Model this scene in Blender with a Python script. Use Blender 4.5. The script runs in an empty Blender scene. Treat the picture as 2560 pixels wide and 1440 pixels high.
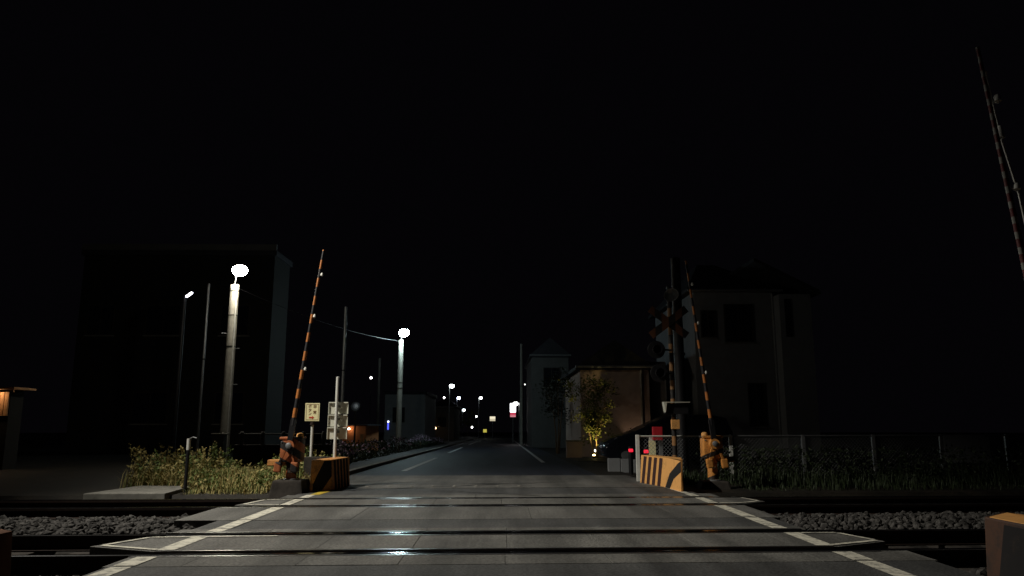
import bpy, bmesh, math, random
from mathutils import Vector, Matrix
R = math.radians
SC = bpy.context.scene
COL = SC.collection

# ------------------------------------------------------------------ camera, sky, crossing light, exposure
cam_d = bpy.data.cameras.new('camera')
cam_d.sensor_width = 36; cam_d.lens = 26.18; cam_d.clip_start = 0.05; cam_d.clip_end = 2000
cam = bpy.data.objects.new('camera', cam_d); COL.objects.link(cam)
cam.location = (0, 0, 1.1); cam.rotation_euler = (R(90 + 10.26), 0, R(-0.77))
SC.camera = cam
W = bpy.data.worlds.new('World'); SC.world = W; W.use_nodes = True
bg = W.node_tree.nodes['Background']
bg.inputs['Color'].default_value = (0.80, 0.70, 1.0, 1); bg.inputs['Strength'].default_value = 0.0014
FLOOD_POS = Vector((-8.5, 9.0, 9.0)); FLOOD_AIM = Vector((1.0, 10.8, 0.0))
FLOOD_POWER = 5900
SC.view_settings.view_transform = 'Standard'; SC.view_settings.look = 'None'
SC.view_settings.exposure = 0; SC.view_settings.gamma = 1
SC.cycles.max_bounces = 6; SC.cycles.use_denoising = True
SC.cycles.sample_clamp_indirect = 2.0

random.seed(7)
RND = random.Random(11)
def gz(y): return 0.0 if y < 14 else -0.0113 * (y - 14)
SK = 0.03                                   # the tracks run a little askew to the road
def ty(t, x): return t + SK * x

# ------------------------------------------------------------------ materials
MATS = {}
def nodes(name):
    m = bpy.data.materials.new(name); m.use_nodes = True
    nt = m.node_tree; return m, nt, nt.nodes, nt.links, nt.nodes['Principled BSDF']
def mat(name, col, rough=0.8, metal=0.0, scale=8.0, var=0.25, bump=0.0, col2=None, spec=0.3, detail=5, trans=0.0):
    if name in MATS: return MATS[name]
    m, nt, n, l, b = nodes(name)
    tc = n.new('ShaderNodeTexCoord')
    nz = n.new('ShaderNodeTexNoise'); nz.inputs['Scale'].default_value = scale; nz.inputs['Detail'].default_value = detail
    nz.inputs['Roughness'].default_value = 0.65
    l.new(tc.outputs['Object'], nz.inputs['Vector'])
    mp = n.new('ShaderNodeMapRange'); mp.inputs['From Min'].default_value = 0.3; mp.inputs['From Max'].default_value = 0.7
    l.new(nz.outputs['Fac'], mp.inputs['Value'])
    mx = n.new('ShaderNodeMix'); mx.data_type = 'RGBA'
    c2 = col2 if col2 else tuple(c * (1 + var) for c in col)
    c1 = col if col2 else tuple(c * (1 - var) for c in col)
    mx.inputs[6].default_value = (*c1, 1); mx.inputs[7].default_value = (*c2, 1)
    l.new(mp.outputs['Result'], mx.inputs[0]); l.new(mx.outputs[2], b.inputs['Base Color'])
    b.inputs['Roughness'].default_value = rough; b.inputs['Metallic'].default_value = metal
    b.inputs['Specular IOR Level'].default_value = spec
    if trans: b.inputs['Transmission Weight'].default_value = trans
    if bump:
        bp = n.new('ShaderNodeBump'); bp.inputs['Strength'].default_value = bump; bp.inputs['Distance'].default_value = 0.01
        l.new(nz.outputs['Fac'], bp.inputs['Height']); l.new(bp.outputs['Normal'], b.inputs['Normal'])
    MATS[name] = m; return m
def ground_mat(name, col, fine, coarse, col2, worn=0.35, rough=0.7, bump=0.4):
    """asphalt or concrete: aggregate speckle, larger blotches, a little relief"""
    m, nt, n, l, b = nodes(name)
    tc = n.new('ShaderNodeTexCoord')
    a = n.new('ShaderNodeTexNoise'); a.inputs['Scale'].default_value = fine; a.inputs['Detail'].default_value = 3
    c = n.new('ShaderNodeTexNoise'); c.inputs['Scale'].default_value = coarse; c.inputs['Detail'].default_value = 6; c.inputs['Roughness'].default_value = 0.7
    v = n.new('ShaderNodeTexVoronoi'); v.inputs['Scale'].default_value = fine * 0.8
    for t in (a, c, v): l.new(tc.outputs['Object'], t.inputs['Vector'])
    m1 = n.new('ShaderNodeMix'); m1.data_type = 'RGBA'; m1.inputs[6].default_value = (*col, 1); m1.inputs[7].default_value = (*col2, 1)
    r1 = n.new('ShaderNodeMapRange'); r1.inputs['From Min'].default_value = 0.35; r1.inputs['From Max'].default_value = 0.68
    l.new(c.outputs['Fac'], r1.inputs['Value']); l.new(r1.outputs['Result'], m1.inputs[0])
    m2 = n.new('ShaderNodeMix'); m2.data_type = 'RGBA'; m2.blend_type = 'MULTIPLY'; m2.inputs[0].default_value = worn * 2
    r2 = n.new('ShaderNodeMapRange'); r2.inputs['From Min'].default_value = 0.3; r2.inputs['From Max'].default_value = 0.65; r2.inputs['To Min'].default_value = 0.35
    l.new(a.outputs['Fac'], r2.inputs['Value'])
    l.new(m1.outputs[2], m2.inputs[6]); l.new(r2.outputs['Result'], m2.inputs[7]); l.new(m2.outputs[2], b.inputs['Base Color'])
    mpg = n.new('ShaderNodeMapping'); mpg.inputs['Scale'].default_value = (1.6, .16, 1)
    st = n.new('ShaderNodeTexNoise'); st.inputs['Scale'].default_value = 1.4; st.inputs['Detail'].default_value = 7; st.inputs['Roughness'].default_value = .6
    l.new(tc.outputs['Object'], mpg.inputs['Vector']); l.new(mpg.outputs[0], st.inputs['Vector'])
    r3 = n.new('ShaderNodeMapRange'); r3.inputs['From Min'].default_value = .38; r3.inputs['From Max'].default_value = .62; r3.inputs['To Min'].default_value = .62; r3.inputs['To Max'].default_value = 1.12
    l.new(st.outputs['Fac'], r3.inputs['Value'])
    gr = n.new('ShaderNodeTexNoise'); gr.inputs['Scale'].default_value = 38; gr.inputs['Detail'].default_value = 2
    l.new(tc.outputs['Object'], gr.inputs['Vector'])
    r4 = n.new('ShaderNodeMapRange'); r4.inputs['From Min'].default_value = .3; r4.inputs['From Max'].default_value = .7; r4.inputs['To Min'].default_value = .55; r4.inputs['To Max'].default_value = 1.4
    l.new(gr.outputs['Fac'], r4.inputs['Value'])
    mu = n.new('ShaderNodeMath'); mu.operation = 'MULTIPLY'; l.new(r3.outputs[0], mu.inputs[0]); l.new(r4.outputs[0], mu.inputs[1])
    m3 = n.new('ShaderNodeMix'); m3.data_type = 'RGBA'; m3.blend_type = 'MULTIPLY'; m3.inputs[0].default_value = 1
    l.new(m2.outputs[2], m3.inputs[6]); l.new(mu.outputs[0], m3.inputs[7]); l.new(m3.outputs[2], b.inputs['Base Color'])
    bp = n.new('ShaderNodeBump'); bp.inputs['Strength'].default_value = bump; bp.inputs['Distance'].default_value = 0.006
    l.new(v.outputs['Distance'], bp.inputs['Height']); l.new(bp.outputs['Normal'], b.inputs['Normal'])
    b.inputs['Roughness'].default_value = rough; b.inputs['Specular IOR Level'].default_value = 0.3
    MATS[name] = m; return m
def stripe_mat(name, ca, cb, axis, period, phase=0.0, duty=0.5, rough=0.55, dirt=(0.05, 0.035, 0.025), dirt_amt=0.55):
    m, nt, n, l, b = nodes(name)
    tc = n.new('ShaderNodeTexCoord')
    d = n.new('ShaderNodeVectorMath'); d.operation = 'DOT_PRODUCT'; d.inputs[1].default_value = axis
    l.new(tc.outputs['Object'], d.inputs[0])
    s = n.new('ShaderNodeMath'); s.operation = 'MULTIPLY_ADD'; s.inputs[1].default_value = 1 / period; s.inputs[2].default_value = phase
    l.new(d.outputs['Value'], s.inputs[0])
    fr = n.new('ShaderNodeMath'); fr.operation = 'FRACT'; l.new(s.outputs[0], fr.inputs[0])
    g = n.new('ShaderNodeMath'); g.operation = 'GREATER_THAN'; g.inputs[1].default_value = duty; l.new(fr.outputs[0], g.inputs[0])
    mx = n.new('ShaderNodeMix'); mx.data_type = 'RGBA'; mx.inputs[6].default_value = (*ca, 1); mx.inputs[7].default_value = (*cb, 1)
    l.new(g.outputs[0], mx.inputs[0])
    nz = n.new('ShaderNodeTexNoise'); nz.inputs['Scale'].default_value = 14; nz.inputs['Detail'].default_value = 8; nz.inputs['Roughness'].default_value = 0.7
    l.new(tc.outputs['Object'], nz.inputs['Vector'])
    r = n.new('ShaderNodeMapRange'); r.inputs['From Min'].default_value = 0.5; r.inputs['From Max'].default_value = 0.75; r.inputs['To Max'].default_value = dirt_amt
    l.new(nz.outputs['Fac'], r.inputs['Value'])
    m2 = n.new('ShaderNodeMix'); m2.data_type = 'RGBA'; m2.inputs[7].default_value = (*dirt, 1)
    l.new(r.outputs['Result'], m2.inputs[0]); l.new(mx.outputs[2], m2.inputs[6]); l.new(m2.outputs[2], b.inputs['Base Color'])
    b.inputs['Roughness'].default_value = rough
    MATS[name] = m; return m
def emis(name, col, strength):
    if name in MATS: return MATS[name]
    m, nt, n, l, b = nodes(name)
    b.inputs['Base Color'].default_value = (*col, 1); b.inputs['Emission Color'].default_value = (*col, 1)
    b.inputs['Emission Strength'].default_value = strength; MATS[name] = m; return m
def paint_mat(name, col, under, amount=0.5, scale=30, rough=0.7):
    """road or wall paint worn through to what lies under it"""
    m, nt, n, l, b = nodes(name)
    tc = n.new('ShaderNodeTexCoord')
    nz = n.new('ShaderNodeTexNoise'); nz.inputs['Scale'].default_value = scale; nz.inputs['Detail'].default_value = 8; nz.inputs['Roughness'].default_value = 0.75
    l.new(tc.outputs['Object'], nz.inputs['Vector'])
    r = n.new('ShaderNodeMapRange'); r.inputs['From Min'].default_value = amount - 0.06; r.inputs['From Max'].default_value = amount + 0.1
    l.new(nz.outputs['Fac'], r.inputs['Value'])
    mx = n.new('ShaderNodeMix'); mx.data_type = 'RGBA'; mx.inputs[6].default_value = (*col, 1); mx.inputs[7].default_value = (*under, 1)
    l.new(r.outputs['Result'], mx.inputs[0]); l.new(mx.outputs[2], b.inputs['Base Color']); b.inputs['Roughness'].default_value = rough
    MATS[name] = m; return m

M_earth = ground_mat('earth', (0.013, 0.011, 0.008), 60, 1.3, (0.034, 0.027, 0.019), bump=0.8)
M_asphalt = ground_mat('asphalt', (0.020, 0.024, 0.037), 120, 0.9, (0.036, 0.041, 0.060), bump=0.35, rough=0.62)  # blue in the base colour stands in for the cool lamp's sheen
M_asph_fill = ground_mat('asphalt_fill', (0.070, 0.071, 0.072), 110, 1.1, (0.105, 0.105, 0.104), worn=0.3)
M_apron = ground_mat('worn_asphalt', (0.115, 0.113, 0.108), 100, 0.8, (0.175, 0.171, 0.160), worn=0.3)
M_deck = ground_mat('deck_concrete', (0.115, 0.113, 0.106), 70, 1.6, (0.19, 0.185, 0.172), worn=0.28, rough=0.75)
M_side = ground_mat('sidewalk_asphalt', (0.06, 0.062, 0.066), 90, 1.2, (0.09, 0.09, 0.095))
M_conc = mat('concrete', (0.19, 0.185, 0.165), 0.85, scale=5, var=0.3, bump=0.3)
M_conc_dark = mat('sooty_concrete', (0.035, 0.03, 0.026), 0.9, scale=7, var=0.5, bump=0.4)
M_pole = mat('pole_concrete', (0.36, 0.345, 0.30), 0.8, scale=9, var=0.18, bump=0.15)
M_ballast = mat('ballast_stone', (0.005, 0.0045, 0.0045), 0.9, scale=14, col2=(0.095, 0.09, 0.085), detail=1)
M_bed = mat('ballast_bed', (0.02, 0.018, 0.016), 0.95, scale=20, var=0.5, bump=0.8)
M_rust = mat('rusty_rail', (0.020, 0.011, 0.008), 0.85, scale=25, var=0.4, bump=0.2)
M_steel = mat('worn_rail_steel', (0.40, 0.40, 0.41), 0.13, 1.0, scale=40, var=0.15)
M_edge = mat('worn_edge_steel', (0.42, 0.42, 0.42), 0.30, 1.0, scale=30, var=0.3)
M_white = paint_mat('worn_white_paint', (0.62, 0.595, 0.50), (0.16, 0.157, 0.145), 0.53, 9)
M_white_old = paint_mat('faded_white_paint', (0.46, 0.47, 0.48), (0.08, 0.08, 0.085), 0.64, 9)
M_yellowline = paint_mat('worn_yellow_paint', (0.50, 0.36, 0.03), (0.18, 0.16, 0.12), 0.6, 18)
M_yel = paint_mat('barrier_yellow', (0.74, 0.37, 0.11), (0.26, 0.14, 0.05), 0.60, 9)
M_yel_shaded = paint_mat('shaded_barrier_yellow', (0.062, 0.022, 0.008), (0.026, 0.012, 0.007), 0.52, 7)  # grimy yellow, darkened further to carry the shade on the near block's sides
M_yel_brown = paint_mat('browned_barrier_yellow', (0.60, 0.27, 0.07), (0.16, 0.08, 0.035), 0.55, 9)
M_blackp = paint_mat('barrier_black', (0.006, 0.005, 0.006), (0.022, 0.014, 0.010), 0.60, 9, rough=.95)
M_maroon = paint_mat('faded_dark_stripe', (0.035, 0.010, 0.010), (0.06, 0.03, 0.02), 0.60, 9)
M_white_metal = mat('white_painted_steel', (0.62, 0.62, 0.58), 0.5, scale=12, var=0.12)
M_cream = mat('cream_sign_face', (0.85, 0.79, 0.46), 0.5, scale=6, var=0.06)
M_signback = mat('grey_sign_back', (0.62, 0.62, 0.53), 0.55, scale=6, var=0.08)
M_letter = mat('brown_red_lettering', (0.20, 0.075, 0.03), 0.6, var=0.1)
M_arrow = mat('red_arrow_paint', (0.50, 0.05, 0.02), 0.6, var=0.1)
M_black = mat('black_enamel', (0.012, 0.012, 0.014), 0.5, scale=10, var=0.3)
M_red = mat('red_plastic', (0.45, 0.02, 0.03), 0.45, var=0.1)
M_galv = mat('galvanised_steel', (0.30, 0.31, 0.32), 0.45, 0.6, scale=14, var=0.2)
M_glass = mat('dark_window_glass', (0.012, 0.014, 0.018), 0.12, var=0.1, spec=0.6)
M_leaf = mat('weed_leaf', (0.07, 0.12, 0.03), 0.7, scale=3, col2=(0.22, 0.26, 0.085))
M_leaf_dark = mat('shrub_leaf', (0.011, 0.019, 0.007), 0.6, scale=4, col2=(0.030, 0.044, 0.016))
M_dry = mat('dry_grass', (0.50, 0.39, 0.17), 0.8, scale=3, col2=(0.30, 0.28, 0.10))
M_flower = mat('pale_azalea_petals', (0.42, 0.30, 0.42), 0.7, scale=8, var=0.2)
M_tree_leaf = mat('tree_leaf', (0.09, 0.11, 0.02), 0.65, scale=4, col2=(0.16, 0.17, 0.035))
M_bark = mat('bark', (0.17, 0.12, 0.07), 0.85, scale=25, var=0.35, bump=0.5)
M_wall_grey = mat('grey_render_wall', (0.10, 0.10, 0.098), 0.9, scale=2, var=0.12)
M_wall_pale = mat('pale_siding_wall', (0.25, 0.26, 0.27), 0.85, scale=2, var=0.1)
M_wall_tan = mat('tan_render_wall', (0.36, 0.275, 0.235), 0.9, scale=2, var=0.12)
M_roof = mat('dark_roof_tile', (0.03, 0.03, 0.036), 0.8, scale=6, var=0.25)
M_wood = mat('cedar_board', (0.36, 0.19, 0.085), 0.7, scale=6, var=0.3)
M_car = mat('black_car_paint', (0.010, 0.012, 0.018), 0.2, scale=4, var=0.1, spec=0.6)
M_tyre = mat('tyre_rubber', (0.015, 0.015, 0.015), 0.9, var=0.2)

# ------------------------------------------------------------------ mesh helpers
class MB:
    def __init__(s): s.v = []; s.f = []
    def add(s, vs, fs):
        o = len(s.v); s.v += [tuple(p) for p in vs]; s.f += [tuple(i + o for i in f) for f in fs]; return s
    def box(s, x0, x1, y0, y1, z0, z1):
        return s.add([(x0,y0,z0),(x1,y0,z0),(x1,y1,z0),(x0,y1,z0),(x0,y0,z1),(x1,y0,z1),(x1,y1,z1),(x0,y1,z1)],
                     [(0,3,2,1),(4,5,6,7),(0,1,5,4),(1,2,6,5),(2,3,7,6),(3,0,4,7)])
    def cyl(s, p0, p1, r0, r1=None, n=14, cap=True):
        r1 = r0 if r1 is None else r1
        p0 = Vector(p0); p1 = Vector(p1); d = (p1 - p0).normalized()
        a = d.orthogonal().normalized(); b = d.cross(a)
        vs = []
        for p, r in ((p0, r0), (p1, r1)):
            for k in range(n):
                t = 2 * math.pi * k / n; vs.append(p + a * (r * math.cos(t)) + b * (r * math.sin(t)))
        fs = [(k, (k+1) % n, n + (k+1) % n, n + k) for k in range(n)]
        if cap: fs += [tuple(reversed(range(n))), tuple(range(n, 2*n))]
        return s.add(vs, fs)
    def path(s, pts, r, n=8):
        for a, b in zip(pts, pts[1:]): s.cyl(a, b, r, n=n)
        return s
    def bar(s, p0, p1, w, h, up=(0,0,1)):
        p0 = Vector(p0); p1 = Vector(p1); d = (p1 - p0).normalized()
        sd = d.cross(Vector(up)).normalized(); u = sd.cross(d)
        vs = []
        for p in (p0, p1):
            for i, j in ((-1,-1),(1,-1),(1,1),(-1,1)): vs.append(p + sd*(i*w/2) + u*(j*h/2))
        return s.add(vs, [(0,1,2,3),(7,6,5,4),(0,4,5,1),(1,5,6,2),(2,6,7,3),(3,7,4,0)])
    def prism(s, poly, z0, z1, top=None):
        """poly: xy outline, counter-clockwise; top: other outline for a tapered solid; z0/z1 numbers or functions of (x, y)"""
        n = len(poly); top = top or poly
        zz = lambda z, p: z(*p) if callable(z) else z
        vs = [(p[0], p[1], zz(z0, p)) for p in poly] + [(p[0], p[1], zz(z1, p)) for p in top]
        return s.add(vs, [tuple(reversed(range(n))), tuple(range(n, 2*n))] + [(k, (k+1) % n, n + (k+1) % n, n + k) for k in range(n)])
    def sideprism(s, poly, y0, y1):
        """poly: xz outline extruded along y"""
        n = len(poly)
        vs = [(p[0], y0, p[1]) for p in poly] + [(p[0], y1, p[1]) for p in poly]
        return s.add(vs, [tuple(range(n)), tuple(reversed(range(n, 2*n)))] + [(k, n + k, n + (k+1) % n, (k+1) % n) for k in range(n)])
    def lathe(s, c, prof, n=20, axis=(0,0,1), caps=True):
        ax = Vector(axis).normalized(); a = ax.orthogonal().normalized(); b = ax.cross(a); c = Vector(c)
        vs = []
        for r, z in prof:
            for k in range(n):
                t = 2*math.pi*k/n; vs.append(c + ax*z + a*(r*math.cos(t)) + b*(r*math.sin(t)))
        m = len(prof); fs = []
        for i in range(m-1):
            for k in range(n): fs.append((i*n+k, i*n+(k+1) % n, (i+1)*n+(k+1) % n, (i+1)*n+k))
        if caps: fs += [tuple(reversed(range(n))), tuple(range((m-1)*n, m*n))]
        return s.add(vs, fs)
    def build(s, name, material, parent=None, smooth=False, bevel=0.0, origin=None):
        me = bpy.data.meshes.new(name)
        if origin is not None:
            ox, oy, oz = origin
            s.v = [(x-ox, y-oy, z-oz) for x, y, z in s.v]
        me.from_pydata(s.v, [], s.f)
        bm = bmesh.new(); bm.from_mesh(me)
        bmesh.ops.recalc_face_normals(bm, faces=bm.faces)
        if bevel: bmesh.ops.bevel(bm, geom=list(bm.edges), offset=bevel, segments=2, affect='EDGES', profile=0.6)
        bm.to_mesh(me); bm.free()
        if smooth:
            for p in me.polygons: p.use_smooth = True
            try: me.set_sharp_from_angle(angle=R(40))
            except Exception: pass
        me.materials.append(material)
        o = bpy.data.objects.new(name, me); COL.objects.link(o)
        if origin is not None: o.location = origin
        if parent is not None:
            o.parent = parent
            o.matrix_parent_inverse = Matrix.Translation(-Vector(parent.location)) if parent.type == 'EMPTY' else parent.matrix_basis.inverted()
        return o
def tag(o, label=None, cat=None, group=None, kind=None):
    for k, v in (('label', label), ('category', cat), ('group', group), ('kind', kind)):
        if v: o[k] = v
    return o
def thing(name, loc, label, cat, group=None):
    o = bpy.data.objects.new(name, None); COL.objects.link(o); o.location = loc; o.empty_display_size = 0.2
    return tag(o, label, cat, group)
def struct(o): o['kind'] = 'structure'; return o
def part(name, mb, m, parent, **k): return mb.build(name, m, parent, **k)
def spot(pos, aim, power, col, angle, blend, radius, parent, name='lamp_light'):
    d = bpy.data.lights.new(name, 'SPOT'); d.energy = power; d.color = col; d.spot_size = R(angle); d.spot_blend = blend; d.shadow_soft_size = radius
    o = bpy.data.objects.new(name, d); COL.objects.link(o); o.location = Vector(pos)
    o.rotation_euler = (Vector(aim) - Vector(pos)).to_track_quat('-Z', 'Y').to_euler()
    if parent is not None:
        o.parent = parent; o.matrix_parent_inverse = Matrix.Translation(-Vector(parent.location))
    return o

# ------------------------------------------------------------------ the ground, roads and tracks
g = MB()
xs = [-400, -60, -20, -3.45, 3.45, 20, 60, 400]
rows = [(-60, -.03), (5.0, -.03), (5.35, -.27), (12.1, -.27), (12.45, -.03), (14, -.03), (30, gz(30)-.03), (60, gz(60)-.03), (120, gz(120)-.03), (300, gz(300)-.03), (900, gz(900)-.03)]
for y, z in rows:
    for x in xs: g.v.append((x, ty(y, x) if 4 < y < 13 and abs(x) < 70 else y, z))
for j in range(len(rows)-1):
    for i in range(len(xs)-1):
        a = j*len(xs)+i; g.f.append((a, a+1, a+1+len(xs), a+len(xs)))
ground = struct(part('ground', g, M_earth, None))

def sheet(name, pts, z, m, parent=None, zf=None):
    b = MB(); b.add([(x, y, (zf(x, y) if zf else 0) + z) for x, y in pts], [tuple(range(len(pts)))])
    return part(name, b, m, parent)
gzf = lambda x, y: gz(y)
def strip(name, x0, x1, ys, z, m, parent=None):
    b = MB()
    for y in ys: b.v += [(x0, y, gz(y)+z), (x1, y, gz(y)+z)]
    b.f = [(2*k, 2*k+1, 2*k+3, 2*k+2) for k in range(len(ys)-1)]
    return part(name, b, m, parent)
YS = [16.3, 20, 25, 32, 45, 70, 110, 170, 300]
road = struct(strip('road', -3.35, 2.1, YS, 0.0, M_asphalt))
near_road = struct(part('near_road', MB().prism([(-3.06, -14), (3.5, -14), (3.5, ty(6.18, 3.5)), (-3.06, ty(6.18, -3.06))], -0.25, 0.0), M_asph_fill, None))
sidewalk = struct(strip('sidewalk', -4.3, -3.42, YS, 0.06, M_side))
kb = MB()
for y0, y1 in zip([15.0, 17, 19, 21, 23, 25, 28, 31, 35, 40, 50, 70], [17, 19, 21, 23, 25, 28, 31, 35, 40, 50, 70, 110]):
    a = y0 + .012; 
    kb.add([(-3.50,a,gz(a)-.1),(-3.34,a,gz(a)-.1),(-3.34,y1,gz(y1)-.1),(-3.50,y1,gz(y1)-.1),(-3.49,a,gz(a)+.09),(-3.36,a,gz(a)+.085),(-3.36,y1,gz(y1)+.085),(-3.49,y1,gz(y1)+.09)],
           [(0,3,2,1),(4,5,6,7),(0,1,5,4),(1,2,6,5),(2,3,7,6),(3,0,4,7)])
struct(part('kerb', kb, M_conc, None))
struct(strip('road_edge_line', 1.22, 1.34, [23.5, 26, 30, 40, 60, 100], .006, M_white_old))
struct(strip('road_edge_line', -2.44, -2.30, [18.5, 21, 24, 27.7], .006, M_white_old))
struct(strip('road_edge_line', -2.44, -2.30, [34, 40, 46], .006, M_white_old))
struct(strip('road_edge_line', -2.44, -2.30, [55, 64, 75], .006, M_white_old))
# verge on the right, gravel apron in front of the low block wall
struct(strip('verge', 2.1, 2.9, [16.5, 20, 30, 60], -0.008, M_earth))

# crossing: a structure with its deck pieces as children
cross = struct(thing('level_crossing', (0, 9, 0), None, None))
def deck(name, t0, t1, x0, x1, m, z=0.0, endl=0.0, endr=0.0, thick=.14, bev=0.003):
    pts = [(x0+endl, ty(t0, x0+endl)), (x1-endr, ty(t0, x1-endr)), (x1, ty(t1, x1)), (x0, ty(t1, x0))] if not isinstance(endl, tuple) else endl
    b = MB().prism(pts, z-thick, z)
    return part(name, b, m, cross, bevel=bev)
def deck_row(t0, t1, cuts, m, z=0.0):
    for a, b in zip(cuts, cuts[1:]): deck('deck_panel', t0, t1, a+.002, b-.002, m, z + RND.uniform(-.002, .002))
RAILS = (6.75, 7.93, 10.42, 11.45)
# light concrete panels beside and between the rails
deck_row(6.20, 6.67, [-3.1, -2.5, -1.62, -0.82, 0.03, 0.88, 1.75, 2.6, 3.55], M_deck)
deck_row(6.90, 7.80, [-3.02, -1.65, -0.80, 0.05, 0.90, 1.78, 2.66], M_deck)
deck('deck_panel', 6.87, 7.87, 0, 0, M_deck, endl=((-3.72, ty(7.20,-3.72)), (-3.02, ty(6.90,-3.02)), (-3.02, ty(7.80,-3.02)), (-3.45, ty(7.78,-3.45))))
deck('deck_panel', 6.87, 7.87, 0, 0, M_deck, endl=((2.665, ty(6.90,2.665)), (3.05, ty(6.90,3.05)), (3.62, ty(7.18,3.62)), (3.42, ty(7.80,3.42)), (2.665, ty(7.80,2.665))))
deck_row(8.01, 8.27, [-3.35, -2.4, -1.6, -0.78, 0.05, 0.9, 1.75, 2.6, 3.2], M_deck)
deck_row(9.02, 10.36, [-3.75, -1.75, 0.35, 2.1, 3.3], M_apron)
deck_row(10.54, 11.39, [-3.05, -1.95, -0.95, 0.0, 0.95, 1.95, 3.0], M_deck)
deck('deck_panel', 0, 0, 0, 0, M_deck, endl=((-3.62, ty(10.62,-3.62)), (-3.06, ty(10.54,-3.06)), (-3.06, ty(11.39,-3.06)), (-3.5, ty(11.33,-3.5))))
deck('deck_panel', 0, 0, 0, 0, M_deck, endl=((3.01, ty(10.54,3.01)), (3.4, ty(10.56,3.4)), (3.75, ty(10.8,3.75)), (3.62, ty(11.36,3.62)), (3.01, ty(11.39,3.01))))
deck_row(11.51, 12.02, [-3.3, -1.9, -0.4, 1.1, 2.2, 3.3], M_deck)
deck('asphalt_infill', 8.28, 9.01, -3.25, 3.2, M_asph_fill, -.004, bev=0)
deck('asphalt_infill', 12.03, 13.2, -3.2, 3.1, M_asph_fill, -.002, bev=0)
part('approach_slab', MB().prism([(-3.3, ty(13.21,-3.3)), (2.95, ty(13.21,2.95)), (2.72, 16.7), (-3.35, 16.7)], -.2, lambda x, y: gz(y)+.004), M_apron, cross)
for t0, t1, xa, xb in ((6.615, 6.672, -3.1, 3.3), (6.898, 6.94, -3.0, 3.0), (7.755, 7.802, -3.3, 3.1), (8.008, 8.055, -3.4, 3.15), (10.30, 10.362, -3.7, 3.2), (10.538, 10.58, -3.0, 3.0), (11.35, 11.392, -3.0, 3.0), (11.508, 11.55, -3.3, 3.2)):
    part('steel_edge', MB().prism([(xa, ty(t0, xa)), (xb, ty(t0, xb)), (xb, ty(t1, xb)), (xa, ty(t1, xa))], -.012, .0035), M_edge, cross)
# edge lines painted across the deck, in pieces that stop at the rails
def line(t0, t1, x, m, w=.16, dx=0.0, z=.004):
    o = sheet('edge_line', [(x-w/2, ty(t0, x)), (x+w/2, ty(t0, x)), (x+w/2+dx, ty(t1, x)), (x-w/2+dx, ty(t1, x))], z, m, cross); return o
for x in (-2.94, 2.94):
    line(4.0, 6.18, x, M_white); line(6.22, 6.61, x, M_white, .17, z=.006); line(6.945, 7.75, x, M_white, z=.006)
    line(8.06, 8.26, x, M_white, z=.006); line(8.30, 9.0, x, M_white, z=.004); line(9.04, 10.29, x, M_white, z=.006)
    line(10.585, 11.345, x, M_white, .14, z=.006); line(11.555, 12.0, x, M_white, .14, z=.006)
line(12.05, 12.85, -2.90, M_yellowline, .15, .05); line(12.05, 13.2, 2.93, M_white, .11, -.06)
def outline(pts, w=.055):
    for (x0, t0), (x1, t1) in zip(pts, pts[1:]):
        a = Vector((x0, ty(t0, x0), 0)); b = Vector((x1, ty(t1, x1), 0)); d = (b-a).normalized(); n_ = Vector((-d.y, d.x, 0))*w/2
        sheet('outline_mark', [(p.x, p.y) for p in (a-n_, b-n_, b+n_, a+n_)], .008, M_white, cross)
outline([(-3.02, 6.965), (-3.62, 7.22)]); outline([(-3.62, 7.24), (-3.42, 7.68)]); outline([(-3.40, 7.70), (-2.2, 7.73)], .045)
outline([(3.0, 6.965), (3.54, 7.20)]); outline([(3.54, 7.24), (3.40, 7.69)]); outline([(3.38, 7.72), (3.03, 7.725)], .05)
outline([(-3.02, 10.59), (-3.5, 10.66)], .05); outline([(-3.52, 10.69), (-3.42, 11.27)], .05); outline([(-3.4, 11.30), (-3.03, 11.34)], .05)
outline([(3.03, 10.59), (3.36, 10.60)], .05); outline([(3.38, 10.62), (3.66, 10.82)], .05); outline([(3.66, 10.86), (3.56, 11.28)], .05)
# studs, tar-sealed cracks on the apron
for k in range(8):
    x = -2.35 + k*.38
    part('road_stud', MB().lathe((x, 13.55 + .04*x, .0), [(.035, 0), (.032, .008), (.02, .013), (.006, .015)], 10), M_conc, cross, smooth=True)
def crack(pts, w):
    b = MB()
    for k, (x, y) in enumerate(pts):
        ww = w * (0.6 + 0.6*RND.random()); b.v += [(x, y-ww/2, gz(y)+.008), (x, y+ww/2, gz(y)+.008)]
    b.f = [(2*k, 2*k+2, 2*k+3, 2*k+1) for k in range(len(pts)-1)]
    part('sealed_crack', b, M_black, cross)
crack([(-2.75 + k*.22, 13.75 + .30*math.sin(k*.35) * .5 + k*.035 + RND.uniform(-.02, .02)) for k in range(14)], .075)
crack([(-2.6 + k*.2, 12.85 - .0045*k*k + RND.uniform(-.02, .02)) for k in range(17)], .05)

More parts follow.
